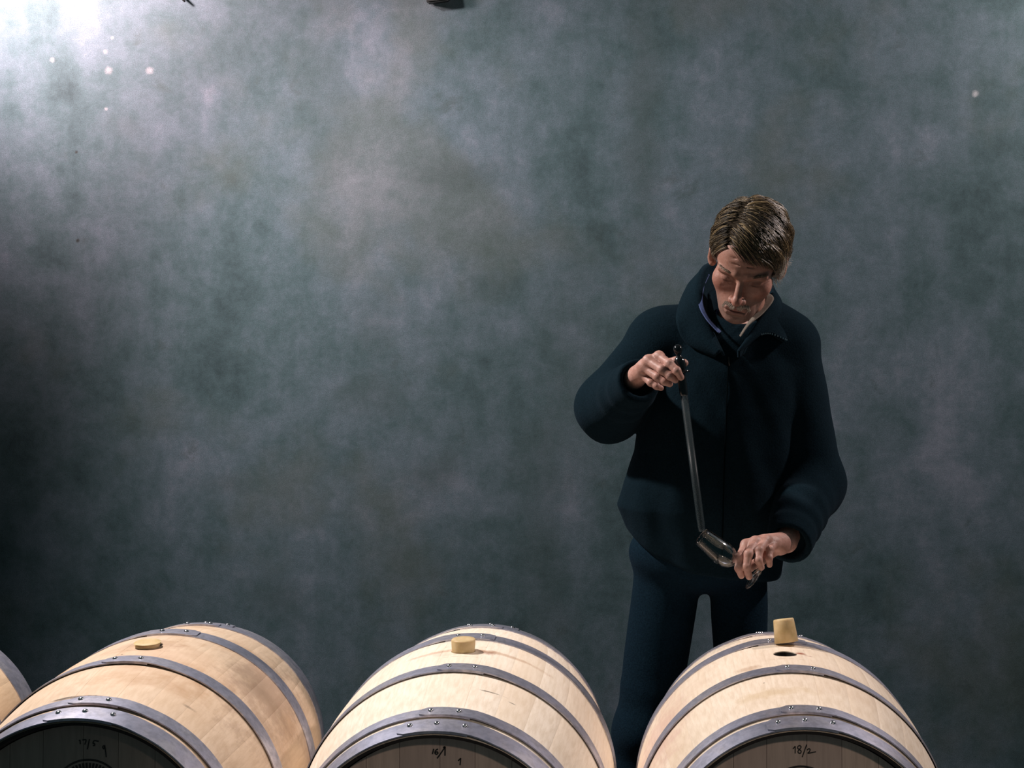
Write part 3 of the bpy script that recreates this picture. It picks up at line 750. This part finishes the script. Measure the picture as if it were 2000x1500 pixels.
# collar leaves, zip
rowsL = [[P(1445, 620, 4.00), P(1402, 620, 3.985), P(1392, 630, 3.95), P(1388, 650, 3.90), P(1396, 672, 3.86), P(1412, 696, 3.81)],
         [P(1445, 522, 4.03), P(1392, 524, 4.00), P(1374, 540, 3.95), P(1371, 585, 3.90), P(1382, 632, 3.85), P(1408, 688, 3.80)],
         [P(1445, 530, 4.05), P(1380, 528, 4.02), P(1358, 552, 3.96), P(1350, 600, 3.885), P(1362, 650, 3.835), P(1404, 690, 3.797)],
         [P(1445, 556, 4.06), P(1366, 546, 4.04), P(1340, 570, 3.98), hit(1322, 628, .006), hit(1342, 670, .006), hit(1398, 694, .005)]]
rowsR = [[P(1445, 620, 4.00), P(1484, 622, 3.985), P(1492, 632, 3.95), P(1488, 655, 3.90), P(1468, 676, 3.86), P(1440, 698, 3.81)],
         [P(1445, 522, 4.03), P(1488, 540, 4.00), P(1505, 556, 3.96), P(1503, 590, 3.90), P(1478, 630, 3.85), P(1440, 684, 3.80)],
         [P(1445, 530, 4.05), P(1500, 552, 4.02), P(1518, 574, 3.97), P(1526, 610, 3.895), P(1494, 640, 3.845), P(1444, 686, 3.797)],
         [P(1445, 556, 4.06), P(1512, 572, 4.04), P(1530, 598, 3.98), hit(1536, 664, .007), hit(1495, 650, .010), hit(1446, 690, .005)]]
for rr in (rowsL, rowsR):
    o = mk('collar', sheet(rr, 14, 40, .006), M_fleece, jacket)
M_zip = simple('zip_metal', (.5, .52, .55), .3, .9)
zp = catmull([rowsR[3][3]+Vector((0, -.008, .001)), rowsR[3][4]+Vector((.01, -.010, -.001)), rowsR[3][4]+Vector((-.02, -.009, -.006))], 15); zs = []
for q in zp[:12]:
    b = box_mesh(-.0012, .0012, -.0012, .0012, -.0018, .0018)
    zs.append(([Vector(v.co)+q for v in b.vertices], [tuple(f.vertices) for f in b.polygons]))
tag(mk('zip_teeth', mesh(*join_parts(zs)), M_zip, jacket, False), 'small metal zip teeth on the collar edge')
zl = [hit(x, y, .002) for x, y in ((1423, 700), (1421, 740), (1419, 790), (1417, 850), (1414, 930), (1412, 1010), (1410, 1090))]
V, F = tube_mesh(catmull(zl, 40), .0016, 6); mk('zip', mesh(V, F), simple('dark_zip_tape', (.002, .004, .005), 1., spec=0.), jacket)
V, F = tube_mesh([zl[0]+Vector((0, -.004, .004)), zl[0]+Vector((.001, -.005, -.010)), zl[0]+Vector((.002, -.005, -.018))], [.002, .0026, .0016], 6)
mk('zip_pull', mesh(V, F), M_dark, jacket)

# ---- shirt
M_shirt = simple('blue_shirt_cotton', (.040, .065, .17), .85, 0, 120, .15)
def shirt_sdf(p):
    d = cone(p, P(1447, 632, 3.935), P(1430, 730, 3.94), .071, .100)
    d = smax(d, -cone(p, P(1440, 622, 3.80), P(1430, 672, 3.81), .036, .006), .006)
    d = smax(d, -cone(p, P(1447, 560, 3.90), P(1447, 645, 3.93), .067, .058), .004)
    return d
Vs, Qs = nets(shirt_sdf, (.06, 3.78, 1.22), (.36, 4.08, 1.56), .004)
shirt = mk('shirt', mesh_np(relax(Vs, Qs, 1), Qs), M_shirt, person, base=PB); tag(shirt, 'blue shirt under the fleece')
mk('shirt_collar', sheet([[P(1386, 537, 3.965), P(1376, 560, 3.925), P(1373, 590, 3.885), P(1383, 620, 3.85), P(1408, 648, 3.825)],
                          [P(1383, 536, 3.970), P(1368, 565, 3.925), P(1364, 594, 3.88), P(1378, 623, 3.84), P(1404, 652, 3.815)]], 5, 26, .002), M_shirt, shirt)
M_shirt_lit = simple('shirt_collar_lit', (.15, .125, .10), .85, 0, 120, .15)  # beige copy of the blue shirt: light put into the colour
o = mk('shirt_collar', sheet([[P(1496, 566, 3.945), P(1494, 585, 3.905), P(1478, 608, 3.87), P(1460, 630, 3.84), P(1444, 655, 3.82)],
                          [P(1502, 572, 3.940), P(1511, 584, 3.895), P(1490, 612, 3.86), P(1463, 634, 3.832), P(1446, 658, 3.816)]], 5, 26, .002), M_shirt_lit, shirt)
tag(o, 'pale lit leaf of the shirt collar')

# ---- trousers and shoes
def trouser_sdf(p):
    pel = ell(p, P(1372, 1078, 3.985), (.190, .135, .105))
    d = pel
    for a, b, c, s in ((HIPR, KR, AR, -1), (HIPL, KL, AL, 1)):
        h = a+Vector((s*.004, 0, .03))
        w_ = .012 if s > 0 else 0.; leg = smin(cone(p, h, b, .087-w_, .080-w_), cone(p, b, c+Vector((0, 0, -.035)), .080-w_, .068), .03)
        leg = leg+ripple(p, 31+s, .004, 26)+.0025*np.sin(p[2]*60+ripple(p, 7, 3, 10))*np.exp(-((p[2]-b.z)/.12)**2)
        d = smin(d, leg, .022)
    d = np.maximum(d, .045-p[2]); d = np.maximum(d, p[2]-.93)
    return d
Vt, Qt = nets(trouser_sdf, (-.22, 3.78, .02), (.40, 4.22, .95), .0065)
M_denim = fleece('dark_blue_denim', (.0032, .0100, .0170), (.0070, .0205, .0340))
mk('trousers', mesh_np(relax(Vt, Qt, 1), Qt), M_denim, person, base=PB)
M_shoe = simple('black_leather', (.012, .011, .010), .45)
for fo_, s in ((FR, -1), (FL, 1)):
    def shoe_sdf(p, fo_=fo_, s=s):
        a = fo_+Vector((0, .07, .045)); b = fo_+Vector((s*.03, -.13, .035))
        d = smin(cone(p, a, b, .042, .036), cone(p, fo_+Vector((0, .03, .09)), a, .045, .042), .03)
        return smax(d, -p[2]+.001, .006)
    Vv, Qv = nets(shoe_sdf, tuple(fo_+Vector((-.12, -.22, -.01))), tuple(fo_+Vector((.12, .16, .17))), .005)
    mk('shoe', mesh_np(Vv, Qv), M_shoe, person, base=PB)

# ---- hair
HAZ = [-180, -140, -112, -95, -82, -66, -48, -25, 0, 25, 45, 62, 78, 90, 112, 140, 180]
HZ = [-.080, -.074, -.040, .000, -.026, .018, .046, .062, .066, .058, .040, .020, -.022, -.022, -.040, -.074, -.080]
def hairline(x, y): return np.interp(np.degrees(np.arctan2(x, -y)), HAZ, HZ)
def hair_sdf(p):
    d = smin(ell(p, (0, .016, .040), (.0815, .103, .0875)), ell(p, (0, -.032, .040), (.060, .050, .053)), .012)
    d = smin(d, ell(p, (0, .060, -.03), (.068, .052, .06)), .03)
    hz = hairline(p[0], p[1]); return smax(d, (hz-p[2])*.55, .014)
Vv, Qv = nets(hair_sdf, (-.11, -.12, -.12), (.11, .14, .15), .003)
def hair_material():
    t = NT('brown_grey_hair', rough=.42, spec=.45); at = t.n('ShaderNodeAttribute'); at.attribute_name = 'strand'
    t.color(at.outputs['Color']); t.b.inputs['Anisotropic'].default_value = .4; return t.m
M_hair = hair_material()
M_hairbase = simple('hair_base', (.024, .017, .010), .9, 0, 150, .3, spec=.1)
hair = mk('hair', mesh_np((Vv*HS) @ RHn.T+HOn, Qv), M_hairbase, person, base=PB); tag(hair, 'brown hair greying at the temples')
HC0 = np.array((0, .016, .040)); HRad = np.array((.0845, .106, .0905))
def strand_mesh(paths, cols, rads, n=3):
    V, F, C = [], [], []; o = 0
    for pts, c, r in zip(paths, cols, rads):
        m = len(pts); pts = [Vector(p) for p in pts]; rr = [r*(1-.75*(i/(m-1))**2) for i in range(m)]
        v, f = tube_mesh(pts, rr, n); V += v; F += [tuple(i+o for i in q) for q in f]; C += [c]*len(v); o += len(v)
    me = mesh(V, F); a = me.color_attributes.new('strand', 'FLOAT_COLOR', 'POINT')
    a.data.foreach_set('color', np.array([(*c, 1) for c in C], np.float32).ravel()); return me
def proj(q, lift):
    """push a point onto the hair surface, raised by lift."""
    v = (np.array(q)-HC0)/HRad; n = np.linalg.norm(v); s_ = HC0+v/n*HRad
    nn = v/n/HRad; nn /= np.linalg.norm(nn); return s_+nn*lift, nn
paths, cols, rads = [], [], []
PART = -.030
tries = 0
while len(paths) < 4200 and tries < 30000:
    tries += 1
    v = rng.normal(size=3); v /= np.linalg.norm(v); q = HC0+v*HRad
    if q[2] < hairline(q[0], q[1])+.010: continue
    lock = math.sin(q[1]*130+q[2]*95)+math.sin(q[1]*70-q[2]*120+q[0]*30+2); lift0 = .0012+(.0050 if q[0] > PART else .0022)*max(0, lock)*rng.uniform(.6, 1)
    front = np.clip((.055-q[1])/.09, 0, 1)
    px_ = PART+.012*math.sin(q[1]*30)
    if q[0] > px_: tgt = np.array((1., -.42*front+.5*(1-front), -.25-.5*(1-front)))
    else: tgt = np.array((-.8, .16*front+.5*(1-front), -.62-.3*(1-front)))
    tgt = tgt+rng.normal(size=3)*.10+np.array((0, 0, .25*lock*.4))
    pts = [q+0.]; cur = q.copy(); L_ = rng.uniform(.045, .085); nst = 8
    for k in range(nst):
        _, nn = proj(cur, 0); gdir = tgt+np.array((0, 0, -.10*k)); dtan = gdir-nn*(gdir@nn); dtan /= np.linalg.norm(dtan)+1e-6
        cur = cur+dtan*L_/nst; lift = lift0*math.sin(PI*(.15+.75*k/nst))+.0008*k*rng.uniform(.2, 1)
        cur2, nn = proj(cur, lift); cur = cur2
        if cur[2] < hairline(cur[0], cur[1])-.012-rng.uniform(0, .010): break
        pts.append(cur2)
    if len(pts) < 3: continue
    e = pts[-1]; side = abs(math.degrees(math.atan2(e[0], -e[1]))); grey = np.clip((.020-e[2])/.04, 0, 1)*(1 if side > 50 else .3)
    b = rng.uniform(.4, 1.3)*(1+.35*lock); base = np.array((.058, .040, .020))*max(b, .2); gold_highlight = np.array((.36, .26, .135)); gry = np.array((.42, .38, .33))
    base = base+(gold_highlight-base)*(rng.random() < .28)*rng.uniform(.3, .9); base = base+(gry-base)*grey*rng.uniform(.5, 1)  # gold strands put lamp highlights into the hair colour
    paths.append([h2w(p) for p in pts]); cols.append(tuple(base)); rads.append(rng.uniform(.0006, .0011)*HS)
# wispy grey ends at the temple on the right of the picture
for k in range(260):
    q0 = np.array((.083, rng.uniform(-.012, .050), rng.uniform(-.030, .022))); q, _ = proj(q0, rng.uniform(.0, .004))
    d_ = np.array((-.10+rng.normal()*.10, -.45+rng.normal()*.15, -.9)); ln = rng.uniform(.020, .040)
    pts = [q+d_*t*ln+np.array((.012*(t*t-.4*t), 0, 0)) for t in np.linspace(0, 1, 6)]
    paths.append([h2w(p) for p in pts]); cols.append(tuple(np.array((.46, .42, .37))*rng.uniform(.45, 1.3))); rads.append(.0007*HS)
for k in range(30):
    q0 = np.array((.083, rng.uniform(.01, .055), rng.uniform(-.020, .004))); q, _ = proj(q0, .002)
    pts = [q+np.array((.020*t*t, .004*t, -.016*t+.010*t*t)) for t in np.linspace(0, 1, 6)]
    paths.append([h2w(p) for p in pts]); cols.append(tuple(np.array((.46, .42, .37))*rng.uniform(.6, 1.3))); rads.append(.0006*HS)
tag(mk('hair_strands', strand_mesh(paths, cols, rads), M_hair, hair), kind='stuff')
# moustache and eyebrows
def tuft(name, n, gen, label):
    paths, cols, rads = [], [], []
    for _ in range(n):
        pts, c = gen(); paths.append([h2w(p) for p in pts]); cols.append(c); rads.append(rng.uniform(.0005, .0009)*HS)
    return tag(mk(name, strand_mesh(paths, cols, rads), M_hair, person, base=PB), label, kind='stuff')
def gm():
    x = rng.uniform(-.027, .027); s = 1 if x > 0 else -1; z0 = -.0555-abs(x)*.22+rng.uniform(-.004, .003); y0 = -.1005+abs(x)*.42
    pts = [np.array((x+s*t*.006, y0-.0035*math.sin(t*2.6), z0-t*.0115)) for t in np.linspace(0, 1, 5)]
    return pts, tuple(np.array((.50, .40, .33))*rng.uniform(.5, 1.25))
tuft('moustache', 420, gm, 'short greying moustache')
for s in (-1, 1):
    def ge(s=s):
        t0 = rng.random(); x = s*(.014+.034*t0); y = -.0925+.019*t0*t0*1.1+.002*(1-t0); z = .0165+.004*math.sin(t0*2.4)+rng.uniform(-.003, .003)
        return [np.array((x+s*t*.009, y-.003*math.sin(t*2.4)+t*.002, z+.0025*t)) for t in np.linspace(0, 1, 4)], tuple(np.array((.13, .085, .055))*rng.uniform(.6, 1.6))
    tuft('eyebrow', 110, ge, 'sparse brown eyebrow')

# ------------------------------------------------------------------ wine thief and tasting glass
def glass(name, col=(1, 1, 1), rough=.02, ior=1.47):
    t = NT(name, rough=rough, base=col); t.b.inputs['Transmission Weight'].default_value = 1; t.b.inputs['IOR'].default_value = ior; return t.m
def thin_glass(name):
    t = NT(name); tr = t.n('ShaderNodeBsdfTransparent'); tr.inputs[0].default_value = (.96, .975, .97, 1)
    gl_ = t.n('ShaderNodeBsdfGlossy'); gl_.inputs['Roughness'].default_value = .06; fr = t.n('ShaderNodeFresnel'); fr.inputs[0].default_value = 1.42
    mx = t.n('ShaderNodeMixShader'); t.l(t.math('MULTIPLY', fr.outputs[0], .9), mx.inputs[0]); t.l(tr.outputs[0], mx.inputs[1]); t.l(gl_.outputs[0], mx.inputs[2])
    t.l(mx.outputs[0], t.t.nodes['Material Output'].inputs[0]); return t.m
M_glass = thin_glass('clear_glass'); M_tube = simple('smoky_tube', (.045, .062, .068), .38, spec=.3); M_tube.node_tree.nodes['Principled BSDF'].inputs['Alpha'].default_value = .28
M_black = simple('black_plastic', (.006, .007, .008), .12, 0, None, spec=.6)
TT, TB = P(1324, 682, 3.612), P(1371, 1038, 3.572); td = (TB-TT).normalized(); tl = (TB-TT).length
thief = empty('wine_thief', TB); tag(thief, 'long dark glass wine thief held upright by the man', 'wine thief')
fm = axis_frame(TT-TB, td)
mk('handle', lathe([(-.0115, .0005), (-.0105, .0045), (-.007, .0085), (-.002, .0107), (.003, .0105), (.008, .0080), (.012, .0060), (.017, .0065), (.022, .0105), (.028, .0130),
                    (.038, .0135), (.046, .0120), (.050, .0100), (.090, .0098), (.106, .0096), (.109, .0086)], 28, fm), M_black, thief)
mk('finger_flange', lathe([(.0505, .009), (.0510, .0195), (.0525, .0212), (.0545, .0212), (.056, .0195), (.0565, .009)], 32, fm), M_black, thief)
mk('tube', lathe([(.108, .0088), (tl-.03, .0088), (tl-.006, .0080), (tl, .0068), (tl, .0052), (tl-.006, .0062), (tl-.03, .0070), (.110, .0070)], 28, fm, closed=True), M_tube, thief)
GF = P(1472, 1129, 3.580); gd = Vector((-.775, -.06, .625)).normalized()
gl = empty('wine_glass', GF); tag(gl, 'small clear tasting glass tilted in the man\'s lower hand', 'glass')
fg_ = axis_frame((0, 0, 0), gd)
mk('foot', lathe([(-.0018, .030), (-.0006, .0308), (.0008, .0300), (.0022, .018), (.0050, .0065), (.0070, .0048), (.0065, .001), (-.001, .001), (-.0018, .02)], 40, fg_, True), M_glass, gl)
mk('stem', lathe([(.0068, .0046), (.012, .0040), (.040, .0040), (.050, .0050), (.0535, .0070)], 20, fg_), M_glass, gl)
mk('bowl', lathe([(.0538, .0070), (.058, .0135), (.066, .0210), (.078, .0262), (.092, .0282), (.110, .0272), (.130, .0248), (.150, .0226), (.1558, .0220), (.1562, .0215),
                  (.1555, .0210), (.150, .0215), (.130, .0237), (.110, .0260), (.092, .0270), (.078, .0248), (.067, .0195), (.0605, .0115), (.0585, .0045), (.058, .0006), (.0530, .0006)], 48, fg_, True), M_glass, gl)
